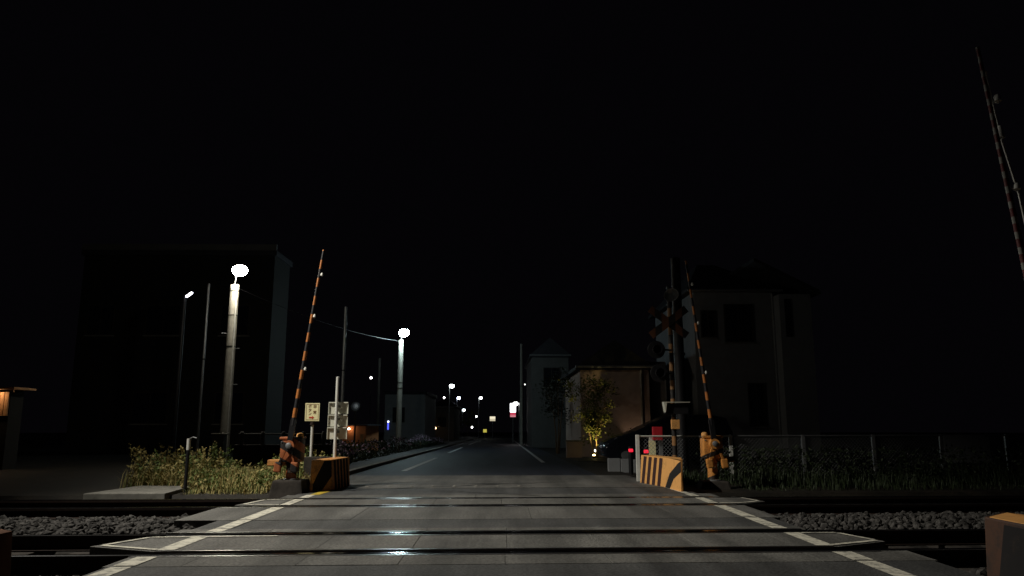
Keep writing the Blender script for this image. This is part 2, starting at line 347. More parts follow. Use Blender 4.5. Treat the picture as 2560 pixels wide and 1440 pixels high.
# the railway tracks
def rail_prof(x0, x1, t, parent):
    prof = [(-.06, -.15), (.06, -.15), (.06, -.138), (.012, -.12), (.010, -.045), (.030, -.036), (.031, -.0065), (-.031, -.0065), (-.030, -.036), (-.010, -.045), (-.012, -.12), (-.06, -.138)]
    b = MB(); n = len(prof)
    for x in (x0, x1): b.v += [(x, ty(t, x) + p[0], p[1]) for p in prof]
    b.f = [tuple(range(n)), tuple(reversed(range(n, 2*n)))] + [(k, n+k, n+(k+1) % n, (k+1) % n) for k in range(n)]
    r = part('rail', b, M_rust, parent)
    h = MB()
    for x in (x0, x1): h.v += [(x, ty(t, x) + a, z) for a, z in ((-.031, -.006), (.031, -.006), (.031, -.002), (.022, .002), (-.022, .002), (-.031, -.002))]
    h.f = [tuple(range(6)), tuple(reversed(range(6, 12)))] + [(k, 6+k, 6+(k+1) % 6, (k+1) % 6) for k in range(6)]
    part('running_surface', h, M_steel, r)
for ti, (ta, tb) in enumerate(((RAILS[0], RAILS[1]), (RAILS[2], RAILS[3]))):
    tr = struct(thing('railway_track', (0, ta, -.15), None, None))
    rail_prof(-60, 60, ta, tr); rail_prof(-60, 60, tb, tr)
    sm = None
    for side in (-1, 1):
        for k in range(18):
            x = side * (4.1 + k*.6)
            if sm is None:
                so = part('sleeper', MB().box(-.11, .11, ta-.36, tb+.36, -.30, -.152), M_conc_dark, tr, bevel=.015); so.location = (x, SK*x, 0); sm = so
            else:
                c = so.copy(); COL.objects.link(c); c.parent = tr; c.matrix_parent_inverse = so.matrix_parent_inverse.copy(); c.location = (x, SK*x, 0)
# ballast: thousands of loose stones
bst = MB(); rb = random.Random(3)
ico = [(0,0,1),(.89,0,.45),(.28,.85,.45),(-.72,.53,.45),(-.72,-.53,.45),(.28,-.85,.45),(.72,.53,-.45),(-.28,.85,-.45),(-.89,0,-.45),(-.28,-.85,-.45),(.72,-.53,-.45),(0,0,-1)]
icf = [(0,1,2),(0,2,3),(0,3,4),(0,4,5),(0,5,1),(1,6,2),(2,7,3),(3,8,4),(4,9,5),(5,10,1),(6,7,2),(7,8,3),(8,9,4),(9,10,5),(10,6,1),(11,7,6),(11,8,7),(11,9,8),(11,10,9),(11,6,10)]
def stones(n, xa, xb, ta, tb, zf, smin=.026, smax=.058):
    for _ in range(n):
        x = rb.uniform(xa, xb); t = rb.uniform(ta, tb); s_ = rb.uniform(smin, smax)
        rot = Matrix.Rotation(rb.uniform(0, 6.3), 3, 'Z') @ Matrix.Rotation(rb.uniform(0, 6.3), 3, 'X')
        sx, sy, sz = rb.uniform(.7, 1.3), rb.uniform(.7, 1.3), rb.uniform(.5, .9)
        z = zf(t) + rb.uniform(-.02, .02)
        bst.add([rot @ Vector((a*sx*s_*rb.uniform(.8,1.15), b*sy*s_*rb.uniform(.8,1.15), c*sz*s_)) + Vector((x, ty(t, x), z)) for a, b, c in ico], icf)
def bz(t):
    if 8.2 < t < 10.2: return -.075 - .05*abs(t-9.2)
    if t < 6.4: return -.16
    return -.215
for sgn in (-1, 1):
    a, b = (-9.5, -3.5) if sgn < 0 else (3.35, 9.5)
    stones(2600, a, b, 8.25, 10.15, bz); stones(900, a, b, 6.9, 7.8, bz); stones(900, a, b, 10.55, 11.35, bz)
    stones(1100, a, b, 5.2, 6.5, bz); stones(500, a, b, 11.6, 12.3, lambda t: -.2)
    bank = MB()
    for x in (a + (.2 if sgn < 0 else .1) - (30 if sgn < 0 else 0), b + (30 if sgn > 0 else 0)):
        for t, z in ((8.05, -.27), (8.3, -.17), (9.2, -.115), (10.1, -.17), (10.3, -.27)): bank.v.append((x, ty(t, x), z))
    bank.f = [(k, 5+k, 6+k, 1+k) for k in range(4)]
    struct(part('ballast_bank', bank, M_bed, None))
bo = part('ballast_stones', bst, M_ballast, None)
tag(bo, 'loose grey ballast stones between and beside the rails', 'ballast', kind='stuff')

# ------------------------------------------------------------------ the crossing floodlight on its pole (just outside the picture)
fl = thing('floodlight_mast', (-9.6, 8.9, -.05), 'grey steel mast with floodlight aimed at the rail crossing', 'light mast')
part('pole', MB().cyl((-9.6, 8.9, -.3), (-9.6, 8.9, 9.5), .10, .07), M_galv, fl, smooth=True)
part('arm', MB().path([(-9.6, 8.9, 9.32), (-8.9, 8.97, 9.36), (-8.5, 9.0, 9.23)], .025), M_galv, fl)
fd = (FLOOD_AIM - FLOOD_POS).normalized()
hp = FLOOD_POS - fd*.03
part('lamp_shade', MB().lathe(FLOOD_POS, [(.04, .24), (.2, .19), (.33, .04), (.36, -.24), (.352, -.24), (.322, .036), (.195, .18), (.04, .23)], 36, caps=False), M_galv, fl, smooth=True)  # unseen shade, its rim shaped to keep light off everything higher up
part('lamp_socket', MB().cyl(FLOOD_POS + Vector((0, 0, .05)), FLOOD_POS + Vector((0, 0, .235)), .035), M_black, fl)
part('lamp_bulb', MB().lathe(FLOOD_POS, [(.03, .06), (.05, .02), (.05, -.02), (.02, -.05)], 16), emis('flood_glass', (1, .93, .76), 30), fl)
spot(FLOOD_POS + Vector((0, 0, -.06)) + Vector((fd.x, fd.y, 0))*.03, FLOOD_AIM, FLOOD_POWER, (1.0, .94, .82), 90, 1.0, .045, fl)

# ------------------------------------------------------------------ striped end blocks
def barrier(A, B, C, out, label, bodym, stripem, facem, h=.5, nstripe=4, diag=True, taper=.04, topm=None, wall=None, tip=.05, zb=-.06, extra=(), flipd=False):
    """A far end, B bend, C outer end of the face (xy); out: unit vector away from the road"""
    o = thing('barrier_block', (B[0], B[1], 0), label, 'barrier', 'striped end blocks of the crossing')
    A, B, C, ov = Vector(A), Vector(B), Vector(C), Vector(out)
    th = .30
    low = [A, B, C, C + ov*tip, B + ov*(th+.05), A + ov*th]
    top = [p + ov*(taper if k < 3 else -.02) for k, p in enumerate(low)]
    cc = low if (B-A).cross(C-B) > 0 else list(reversed(low))
    tt = top if cc is low else list(reversed(top))
    part('body', MB().prism([tuple(p) for p in cc], zb, h, [tuple(p) for p in tt]), bodym, o, bevel=.012)
    if topm:
        ins = [p*1.0 for p in tt]; cen = sum(ins, Vector((0, 0)))/len(ins)
        part('top_face', MB().prism([tuple(cen + (p-cen)*.96) for p in ins], h-.01, h+.003), topm, o)
    nrm = -ov
    def face_pt(P0, P1, u, v, off=.004):
        p = P0.lerp(P1, u); q = p + ov*taper*(v) + nrm*off
        return (q.x, q.y, zb + (h - zb)*v)
    def quadstripe(P0, P1, pts, m):
        b = MB()
        n = len(pts)
        b.add([face_pt(P0, P1, u, v, .004) for u, v in pts] + [face_pt(P0, P1, u, v, -.01) for u, v in pts],
              [tuple(range(n)), tuple(reversed(range(n, 2*n)))] + [(k, n+k, n+(k+1) % n, (k+1) % n) for k in range(n)])
        part('stripe', b, m, o)
    for k in range(nstripe):
        u = .10 + k*(.86/nstripe); w = .56*.86/nstripe
        quadstripe(A, B, [(u - .03, .05), (u + w - .03, .05), (u + w + .03, .97), (u + .03, .97)], stripem)
    for pts_ in extra: quadstripe(A, B, pts_, stripem)
    if diag:
        pts = [(.02, .05), (.30, .05), (.55, .42), (.97, .66), (.97, .97), (.80, .90), (.30, .55)]
        if flipd: pts = [(1-u, v) for u, v in ((.03, .04), (.36, .04), (.97, .52), (.97, .97), (.62, .97), (.30, .62), (.03, .30))]
        quadstripe(B, C, pts, facem)
    return o
# far right
barrier((2.60, 14.42), (2.82, 13.28), (2.90, 12.42), (1, .12), 'yellow block with dark maroon bars below the crossing warning mast', M_yel, M_maroon, M_blackp, zb=-.06)
# far left, with its low dark return wall
bl = barrier((-2.70, 13.72), (-2.79, 12.72), (-3.06, 12.46), (-1, 0), 'browned striped block in front of the grey panel sign', M_yel_brown, M_blackp, M_blackp, nstripe=5, taper=.03, flipd=True)
part('return_wall', MB().box(-3.52, -3.05, 13.62, 13.80, -.06, .50), M_conc_dark, bl, bevel=.01)
# near pair at the picture's edges, shade of their faces put into the body colours
barrier((2.77, 1.2), (2.79, 4.50), (3.05, 4.72), (1, 0), 'shade-darkened block with a yellow top beside the red and white gate arm', M_yel_shaded, M_blackp, M_blackp, h=.56, nstripe=0, diag=False, topm=M_yel, extra=([(.94, .04), (.982, .04), (.945, .96), (.86, .96)], [(.72, .04), (.78, .04), (.72, .96), (.66, .96)]))
barrier((-2.68, 1.2), (-2.72, 4.42), (-3.15, 4.75), (-1, 0), 'shade-darkened brown block without a gate arm beside the near track', mat('shaded_brown_paint', (.16, .06, .025), .8, scale=6, var=.4), M_blackp, M_blackp, h=.50, nstripe=0, diag=False, extra=([(.94, .04), (.982, .04), (.945, .96), (.86, .96)], [(.72, .04), (.78, .04), (.72, .96), (.66, .96)]))

# ------------------------------------------------------------------ crossing gates
M_arm_yb = stripe_mat('yellow_black_arm', (0.44, .15, .03), (.012, .012, .016), (0, 0, 1), .305, .12, .5)
M_mach = stripe_mat('yellow_black_gate_machine', (.40, .12, .04), (.012, .01, .01), (.55, .2, 1), .27, .35, .52)
M_mach_r = stripe_mat('yellow_black_gate_machine_flaking', (.62, .26, .055), (.02, .014, .012), (-.35, .2, 1), .40, .55, .80, dirt_amt=.9)
M_arm_rw = stripe_mat('red_white_arm', (.09, .004, .006), (.22, .22, .20), (0, 0, 1), .10, .1, .55)
def gate(loc, label, armtop, machm, armm, s, basem, base_h=.20, fr=1, ar_=.036):
    """s: +1 when the service box points to +x; armtop: tip of the raised arm"""
    x, y, _ = loc
    o = thing('crossing_gate', (x, y, -.05), label, 'crossing gate', 'gates of the railway crossing')
    org = (x, y, 0)
    part('base', MB().prism([(x-.31, y-.24), (x+.27, y-.26), (x+.33, y+.2), (x-.27, y+.24)], -.12, base_h, [(x-.24, y-.2), (x+.22, y-.21), (x+.26, y+.16), (x-.22, y+.2)]), basem, o, bevel=.03)
    part('foot_flange', MB().lathe((x, y, base_h-.01), [(.13, 0), (.13, .025), (.10, .03)], 16), M_galv, o, smooth=True)
    part('column', MB().cyl((x, y, base_h), (x, y, .52), .088, .085, 18), machm, o, smooth=True, origin=org)
    part('housing', MB().box(x-.17, x+.17, y-.13, y+.15, .48, .84), machm, o, bevel=.035, origin=org, smooth=True)
    part('housing_lid', MB().box(x-.18, x+.18, y-.14, y+.16, .835, .875), M_mach if machm is M_mach else machm, o, bevel=.012, origin=org)
    # pivot drum, arm clamp and counterweights on the front
    dr = part('pivot_drum', MB().cyl((x, y-fr*.12, .74), (x, y-fr*.24, .74), .095, .085, 20), machm, o, smooth=True, origin=org)
    part('hub_cap', MB().lathe((x, y-fr*.24, .74), [(.05, 0), (.045, .025), (.02, .035)], 14, (0, -fr, 0)), M_galv, dr, smooth=True)
    part('label_plate', MB().box(x-.035, x+.035, y-.098, y-.09, .31, .35), M_white_metal, o)
    part('cable', MB().path([(x+.10, y+.05, base_h-.02), (x+.115, y-.02, .36), (x+.13, y-.05, .5)], .012), M_black, o)
    for bx, bz in ((-.14, .52), (.14, .52), (-.14, .80), (.14, .80)): part('bolt', MB().cyl((x+bx, y-.14, bz), (x+bx, y-.12, bz), .012, n=6), M_galv, o)
    at = Vector(armtop); pv = Vector((x, y-fr*.2, .74)); dv = (at-pv).normalized()
    part('arm_clamp', MB().bar(pv - dv*.05, pv + dv*.42, .085, .06, (0, 1, 0)), M_black, o)
    for k in (-1, 1):
        q = pv - dv*.06 + Vector((k*.13, fr*.03, 0))
        part('counterweight_arm', MB().bar(pv + Vector((k*.03, 0, 0)), q - dv*.26, .03, .05, (0, 1, 0)), machm, o, origin=org)
        part('counterweight', MB().bar(q - dv*.20, q - dv*.36, .11, .10, (0, 1, 0)), machm, o, bevel=.02, origin=org)
    part('service_box', MB().box(*(sorted((x+s*.08, x+s*.37))), y-.09, y+.05, .42, .515), machm if machm is M_mach_r else M_yel_brown, o, bevel=.012)
    part('top_lamp', MB().lathe((x - s*.13, y-.06, .87), [(.055, -.01), (.06, .03), (.045, .06), (.01, .07)], 14), M_yel, o, smooth=True)
    # the arm: a tapered bar
    a = MB(); p0 = pv + dv*.32; n = 10
    a.cyl(p0, at, ar_, ar_*.5, n)
    ao = part('arm', a, armm, o, smooth=True)
    for f_ in (.32, .62, .86):
        p = p0.lerp(at, f_) + Vector((.045, -.02, -.02))
        part('reflector', MB().lathe(p, [(.006, .03), (.022, .01), (.024, -.02), (.008, -.035)], 10), M_white_metal, ao, smooth=True)
    return o
gate((-3.40, 12.42, 0), 'yellow and black gate machine with raised arm among tall weeds', (-2.99, 12.2, 3.95), M_mach, M_arm_yb, -1, M_conc_dark)
gate((3.72, 13.45, 0), 'flaking orange gate machine with raised arm in front of the wire fence', (3.34, 13.2, 4.0), M_mach_r, M_arm_yb, 1, M_conc_dark, .1)
gn = gate((3.40, 4.33, 0), 'red and white striped gate arm raised beside the shade-darkened block', (3.16, 4.55, 3.56), M_mach, M_arm_rw, 1, M_conc_dark, fr=-1, ar_=.024)
part('stay_wire', MB().path([(3.46, 4.55, .95), (3.35, 4.60, 2.56), (3.27, 4.60, 2.98), (3.215, 4.58, 3.40)], .0075, 6), M_white_metal, gn)
part('stay_wire', MB().path([(3.27, 4.59, 2.98), (3.24, 4.58, 3.15), (3.165, 4.555, 3.54)], .0035, 6), M_white_metal, gn)
part('wire_clip', MB().lathe((3.265, 4.58, 2.97), [(.01, .05), (.024, .0), (.024, -.03), (.012, -.04)], 10), M_white_metal, gn, smooth=True)

# ------------------------------------------------------------------ left side: signs, slab, posts
def glyph(ch, size, loc, m, parent, name='character'):
    cu = bpy.data.curves.new(name, 'FONT'); cu.body = ch; cu.size = size; cu.align_x = 'CENTER'; cu.align_y = 'CENTER'; cu.extrude = .0015
    to = bpy.data.objects.new(name + '_src', cu); COL.objects.link(to)
    dg = bpy.context.evaluated_depsgraph_get(); me = bpy.data.meshes.new_from_object(to.evaluated_get(dg))
    bpy.data.objects.remove(to); bpy.data.curves.remove(cu)
    me.materials.clear(); me.materials.append(m)
    o = bpy.data.objects.new(name, me); COL.objects.link(o); o.location = loc; o.rotation_euler = (R(90), 0, 0)
    o.parent = parent; o.matrix_parent_inverse = parent.matrix_basis.inverted() if parent.type != 'EMPTY' else Matrix.Translation(-parent.location)
    return o
sx, sy = -3.475, 13.90
sg = thing('emergency_button_sign', (sx, sy, -.05), 'cream sign with red arrow on a thin white post', 'sign')
part('post', MB().cyl((sx, sy+.04, -.1), (sx, sy+.04, 1.14), .026), M_white_metal, sg, smooth=True)
part('collar', MB().cyl((sx, sy+.03, 1.06), (sx, sy+.03, 1.13), .045, .035), M_rust, sg)
pl = part('plate', MB().box(sx-.132, sx+.132, sy-.012, sy, 1.13, 1.455), M_cream, sg, bevel=.005)
bdr = MB(); 
for a, b_, c, d in ((-.112, .112, 1.432, 1.438), (-.112, .112, 1.152, 1.158), (-.112, -.107, 1.158, 1.432), (.107, .112, 1.158, 1.432)): bdr.box(sx+a, sx+b_, sy-.015, sy-.0125, c, d)
part('border', bdr, M_letter, pl)
for ch, dx, z in (('非', .045, 1.390), ('常', .045, 1.285), ('ボ', -.045, 1.395), ('タ', -.045, 1.325), ('ン', -.045, 1.262)):
    glyph(ch, .068, (sx+dx, sy-.0145, z), M_letter, pl)
ar = MB().sideprism([(sx-.045+p, 1.195+q) for p, q in ((-.01, -.013), (.045, -.013), (.045, -.03), (.085, 0), (.045, .03), (.045, .013), (-.01, .013))], sy-.016, sy-.0125)
part('arrow', ar, M_arrow, pl)

px, py = -2.955, 13.50
ps = thing('panel_sign', (px, py, -.05), 'grey back of a three-row panel sign on a white post', 'sign')
part('post', MB().cyl((px+.005, py, -.1), (px+.005, py, 1.90), .028), M_white_metal, ps, smooth=True)
part('post_cap', MB().lathe((px+.005, py, 1.895), [(.03, 0), (.03, .012), (.012, .022)], 12), M_white_metal, ps)
for k in range(3):
    z1 = 1.465 - k*.222; z0 = z1 - .208; sh = -.004*k
    bp_ = part('panel', MB().box(px-.145+sh, px+.19+sh, py+.10, py+.112, z0, z1), M_signback, ps)
    part('rim', MB().box(px-.15+sh, px+.195+sh, py+.055, py+.098, z1-.016, z1+.002), M_signback, bp_)
    part('rim', MB().box(px-.155+sh, px-.146+sh, py+.07, py+.112, z0, z1-.018), M_signback, bp_)
    part('rim', MB().box(px+.191+sh, px+.199+sh, py+.07, py+.112, z0, z1-.018), M_signback, bp_)
    part('bracket', MB().box(px-.03, px+.05, py+.028, py+.098, z1-.10, z1-.06), M_galv, bp_)

sl = part('concrete_slab', MB().prism([(-6.45, 11.95), (-5.22, 12.0), (-5.35, 13.35), (-6.30, 13.45)], -.22, .025), M_conc, None, bevel=.012)
tag(sl, 'flat pale concrete slab beside the far rail', 'slab')
mp_ = thing('marker_post', (-5.22, 12.75, -.05), 'thin dark post with a white tip standing in the weeds', 'post')
part('post', MB().cyl((-5.22, 12.75, -.1), (-5.22, 12.75, .66), .028), M_black, mp_, smooth=True)
part('white_tip', MB().cyl((-5.22, 12.75, .655), (-5.22, 12.75, .84), .03), M_white_metal, mp_, smooth=True)
part('hook', MB().path([(-5.22, 12.75, .83), (-5.15, 12.74, .865), (-5.09, 12.74, .85)], .009), M_galv, mp_)

# utility box next to the lamp pole
ub = thing('utility_box', (-7.4, 20.1, gz(20)-.05), 'weathered concrete box at the foot of the lit pole', 'box')
part('body', MB().box(-7.56, -7.27, 19.95, 20.2, -.2, .79), M_conc, ub, bevel=.01)
part('lid', MB().box(-7.59, -7.24, 19.92, 20.23, .79, .83), M_pole, ub, bevel=.008)

# concrete railing behind the weeds
rl = thing('concrete_railing', (-6.0, 20.6, gz(20)-.05), 'low concrete railing with round-topped posts behind the weeds', 'railing')
part('kerb_wall', MB().box(-7.2, -4.6, 20.5, 20.75, -.2, .52), M_conc_dark, rl, bevel=.01)
for x in (-7.02, -6.46, -5.90, -5.36, -4.82):
    part('post', MB().lathe((x, 20.6, .4), [(.065, 0), (.06, .40), (.055, .44), (.03, .475)], 12), M_wall_grey, rl, smooth=True)
part('top_bar', MB().cyl((-7.1, 20.6, .80), (-4.72, 20.6, .80), .022), M_wall_grey, rl)

# ------------------------------------------------------------------ street lamps
def street_lamp(base, hlamp, label, col, strength, arm=(.30, -.1), r=.15, rt=.11, over=.5, size=.2, bands=(), polem=None, kind='round', steps=(), group='street lamps along the road'):
    x, y, _ = base; z0 = gz(y)
    o = thing('street_lamp', (x, y, z0-.05), label, 'street lamp', group)
    part('pole', MB().cyl((x, y, z0-.3), (x, y, hlamp+over), r, rt, 20), polem or M_pole, o, smooth=True)
    for z in bands:
        rr = r + (rt-r)*(z-z0)/(hlamp+over-z0) + .006
        part('band', MB().cyl((x, y, z), (x, y, z+.025), rr, rr, 20), M_black, o)
    for z, sd in steps:
        rr = r + (rt-r)*(z-z0)/(hlamp+over-z0)
        part('step_bolt', MB().cyl((x+sd*rr*.8, y-.03, z), (x+sd*(rr+.15), y-.05, z), .011, n=8), M_galv, o)
    L = Vector((x+arm[0], y+arm[1], hlamp))
    part('bracket', MB().path([(x, y, hlamp+min(over, 0)-.06), (x+arm[0]*.25, y+arm[1]*.25, hlamp+.1), (x+arm[0]*.6, y+arm[1]*.6, hlamp+size*.8), (L.x, L.y, hlamp+size*.72)], .02), M_galv, o)
    sd = Vector((arm[0], arm[1], 0)).normalized()
    hh = part('lamp_head', MB().lathe(L + Vector((0, 0, size*.6)), [(size*.25, .2*size), (size*.5, .12*size), (size*.56, .0), (size*.5, -.02)], 20), M_galv, o, smooth=True)
    part('lamp_glass', MB().lathe(L, [(size*.5, size*.6), (size*.86, size*.42), (size*1.0, size*.1), (size*.93, -size*.3), (size*.66, -size*.62), (size*.22, -size*.8)], 24), emis('lamp_glow_%02d' % (len(MATS)), col, strength), o, smooth=True)
    return o
SL1 = street_lamp((-7.99, 22, 0), 5.50, 'lit concrete lamp pole with step bolts behind the weeds', (1, .93, .76), 180, (.30, -.5), .145, .128, -.34, .215,
            bands=(4.95, 4.22, 3.3), steps=((2.2, 1), (3.25, 1), (3.7, -1)))
part('conduit', MB().cyl((-7.88, 21.89, -.2), (-7.885, 21.90, 5.08), .026), M_white_metal, SL1, smooth=True)
street_lamp((-5.43, 40, 0), 5.82, 'lit concrete lamp pole with cool white lamp beside the azalea hedge', (.72, .96, 1.0), 170, (.22, -.5), .15, .135, -.34, .27, bands=(3.2, 2.9))
street_lamp((-5.45, 78, 0), 4.86, 'slim far lamp pole with round white lamp past the hedge', (.9, 1, .97), 22, (.26, -.1), .06, .05, .05, .25, polem=M_galv)
street_lamp((-6.35, 106, 0), 4.54, 'slim far lamp pole with bluish lamp past the hedge', (.72, .8, 1), 16, (.3, -.1), .06, .05, .05, .24, polem=M_galv)
street_lamp((-7.85, 150, 0), 3.6, 'small lamp pole in front of the far green tree', (.85, .97, 1), 14, (.3, -.1), .06, .05, .05, .28, polem=M_galv)
street_lamp((-3.25, 106, 0), 4.54, 'tall thin far lamp pole standing over a yellow light', (.93, 1, .95), 18, (.3, -.1), .06, .05, .05, .22, polem=M_galv)

# dark pole with a tilted lamp, and a thin steel pole before the apartment block
dp = thing('street_lamp', (-11.6, 27, gz(27)-.05), 'dark pole carrying a small tilted white lamp before the apartment block', 'street lamp', 'street lamps along the road')
part('pole', MB().cyl((-11.6, 27, -.5), (-11.6, 27, 5.7), .085, .07), M_black, dp, smooth=True)
part('bracket', MB().path([(-11.6, 27, 5.58), (-11.5, 26.96, 5.62)], .025), M_black, dp)
hv = MB(); d0 = Vector((-11.52, 26.95, 5.66)); d1 = Vector((-11.24, 26.85, 5.80))
part('lamp_head', MB().bar(d0, d1, .10, .05), M_black, dp)
part('lamp_glass', MB().bar(d0 + Vector((.02, -.05, -.045)), d1 + Vector((-.02, -.05, -.045)), .085, .05), emis('tilt_glow', (.88, .88, 1), 9), dp, bevel=.012)
def pole(x, y, h, r, label, m, name='steel_pole', cat='pole'):
    o = thing(name, (x, y, gz(y)-.05), label, cat, 'plain poles by the road')
    part('shaft', MB().cyl((x, y, gz(y)-.3), (x, y, h), r, r*.85, 14), m, o, smooth=True)
    part('cap', MB().lathe((x, y, h), [(r*.9, -.01), (r*.9, .02), (r*.3, .05)], 12), m, o)
    part('band', MB().cyl((x, y, h*.55), (x, y, h*.55+.05), r*1.08, r*1.08, 14), M_black, o)
    return o
pole(-10.35, 26, 5.9, .045, 'thin bluish steel pole between two lamps before the apartment block', M_galv)
pole(-6.35, 30, 5.7, .07, 'plain dark pole rising behind the panel sign', M_galv)
pole(-7.2, 44, 4.8, .09, 'plain dark pole behind the orange lit wall', M_conc_dark)
pole(1.35, 52, 6.5, .10, 'pale plain pole at the corner of the far house', M_pole)
up_ = pole(3.66, 15.35, 4.5, .115, 'thick black pole standing behind the crossing warning mast', M_black, 'utility_pole')

# ------------------------------------------------------------------ the crossing warning mast
mx_, my_ = 3.36, 14.75
wm = thing('warning_mast', (mx_, my_, -.05), 'black and yellow warning mast with crossbuck behind the striped block', 'crossing signal')
M_mast = stripe_mat('yellow_black_mast', (.30, .15, .055), (.014, .012, .012), (0, 0, 1), .36, .15, .5)
part('pole', MB().cyl((mx_, my_, -.1), (mx_, my_, 3.75), .05, .045, 16), M_mast, wm, smooth=True)
part('base_plate', MB().box(mx_-.14, mx_+.14, my_-.14, my_+.14, -.1, .05), M_conc_dark, wm)
M_cb = stripe_mat('crossbuck_bars', (.11, .042, .018), (.014, .012, .012), (1, 0, 0), .27, .5, .5)
for sg_ in (-1, 1):
    c = Vector((mx_-.05, my_-.09 - (.02 if sg_ > 0 else 0), 3.07)); d = Vector((.36, 0, sg_*.27))
    part('crossbuck_bar', MB().bar(c-d, c+d, .014, .15, (0, 0, 1)), M_cb, wm, origin=(mx_-.05, my_-.09, 3.07))
for z, x in ((2.52, mx_-.31), (2.06, mx_-.27)):
    bkt = part('light_bracket', MB().bar((mx_, my_-.04, z), (x, my_-.06, z), .03, .03), M_black, wm)
    part('backplate', MB().lathe((x, my_-.08, z), [(.17, 0), (.175, -.015), (.17, -.02)], 24, (0, 1, 0)), M_black, bkt)
    part('visor', MB().lathe((x, my_-.10, z), [(.085, 0), (.095, -.14), (.088, -.14), (.08, 0)], 20, (0, 1, 0)), M_black, bkt)
part('horn', MB().lathe((mx_, my_-.05, 3.72), [(.04, .16), (.05, .02), (.09, -.1), (.15, -.2), (.14, -.2), (.05, -.05)], 18, (0, .8, .6)), M_galv, wm, smooth=True)
ib = part('direction_indicator', MB().box(mx_-.20, mx_+.26, my_-.17, my_-.055, 1.27, 1.47), M_black, wm, bevel=.008)
part('hood', MB().sideprism([(mx_-.23, 1.50), (mx_+.28, 1.50), (mx_+.28, 1.485), (mx_-.17, 1.485), (mx_-.20, 1.30)], my_-.24, my_-.06), M_signback, ib)
part('junction_box', MB().box(mx_-.07, mx_+.09, my_-.13, my_-.05, .98, 1.16), M_yel, wm, bevel=.01)

# emergency button post by the fence
eb = thing('emergency_button_post', (3.12, 15.55, -.05), 'white post with a red button box behind the striped block', 'button post')
part('post', MB().box(3.02, 3.12, 15.5, 15.56, -.1, .82), M_white_metal, eb, bevel=.006)
part('post', MB().box(3.22, 3.29, 15.5, 15.56, -.1, 1.0), M_galv, eb, bevel=.006)
part('button_box', MB().box(3.075, 3.27, 15.38, 15.5, .75, 1.02), M_red, eb, bevel=.012)
part('notice_plate', MB().box(3.00, 3.14, 15.485, 15.498, .42, .74), M_cream, eb)

# ------------------------------------------------------------------ chain-link fence, right
fn = thing('chain_link_fence', (6.4, 15.2, -.05), 'chain-link fence with a white top rail before the dark car', 'fence')
FP = [2.64, 4.55, 6.1, 7.65, 9.2, 10.75]
def fy(x): return 14.75 + .16*(x-2.6)
ftop = .86
for k, x in enumerate(FP):
    part('post', MB().box(x-.035, x+.035, fy(x)-.03, fy(x)+.03, -.12, ftop + (.0 if k else .01)), M_white_metal if k in (0, 1) else M_galv, fn, bevel=.006)
for a, b_ in zip(FP, FP[1:]):
    part('top_rail', MB().cyl((a+.03, fy(a), ftop-.02), (b_-.03, fy(b_), ftop-.02), .018), M_white_metal if a < 4 else M_galv, fn, smooth=True)
    wmh = MB(); st = .075; x = a - ftop
    z0 = .05
    def clipseg(xa, za, xb, zb):
        # clip to the bay
        for lo, hi in ((a+.04, b_-.04),):
            if xa > xb: xa, za, xb, zb = xb, zb, xa, za
            if xb <= lo or xa >= hi: return
            if xa < lo: t = (lo-xa)/(xb-xa); xa, za = lo, za + t*(zb-za)
            if xb > hi: t = (hi-xa)/(xb-xa); xb, zb = hi, za + t*(zb-za)
        wmh.cyl((xa, fy(xa), za), (xb, fy(xb), zb), .0028, n=3, cap=False)
    while x < b_ + ftop:
        clipseg(x, z0, x + (ftop-.04-z0), ftop-.04); clipseg(x + (ftop-.04-z0), z0, x, ftop-.04); x += st
    part('wire_mesh', wmh, M_galv, fn)
part('grey_panel', MB().box(9.24, 10.2, fy(9.5)-.09, fy(9.5)-.06, .28, .84), M_wall_pale, fn)

# low white block wall and bollards in front of the car
bw = thing('block_wall', (3.0, 18.6, gz(18)-.05), 'low wall of whitewashed blocks in front of the dark car', 'wall')
for k in range(4):
    x = 2.58 + k*.30
    part('block', MB().box(x, x+.285, 18.45 - .05*k, 18.62 - .05*k, -.12, .25 - .012*k), M_wall_pale, bw, bevel=.012)
for (x, y, lb) in ((2.97, 17.55, 'dark bollard with red reflector before the whitewashed blocks'), (3.2, 16.9, 'dark bollard with red reflector between fence post and button post')):
    o = thing('bollard', (x, y, gz(y)-.05), lb, 'bollard', 'bollards with red reflectors')
    part('post', MB().cyl((x, y, gz(y)-.2), (x, y, .56), .05, .05), M_black, o, smooth=True)
    part('reflector', MB().box(x-.05, x+.05, y-.062, y-.045, .44, .51), emis('red_reflector_glow', (1, .03, .07), 0.75), o, bevel=.012)  # emission stands in for light thrown back by the reflector

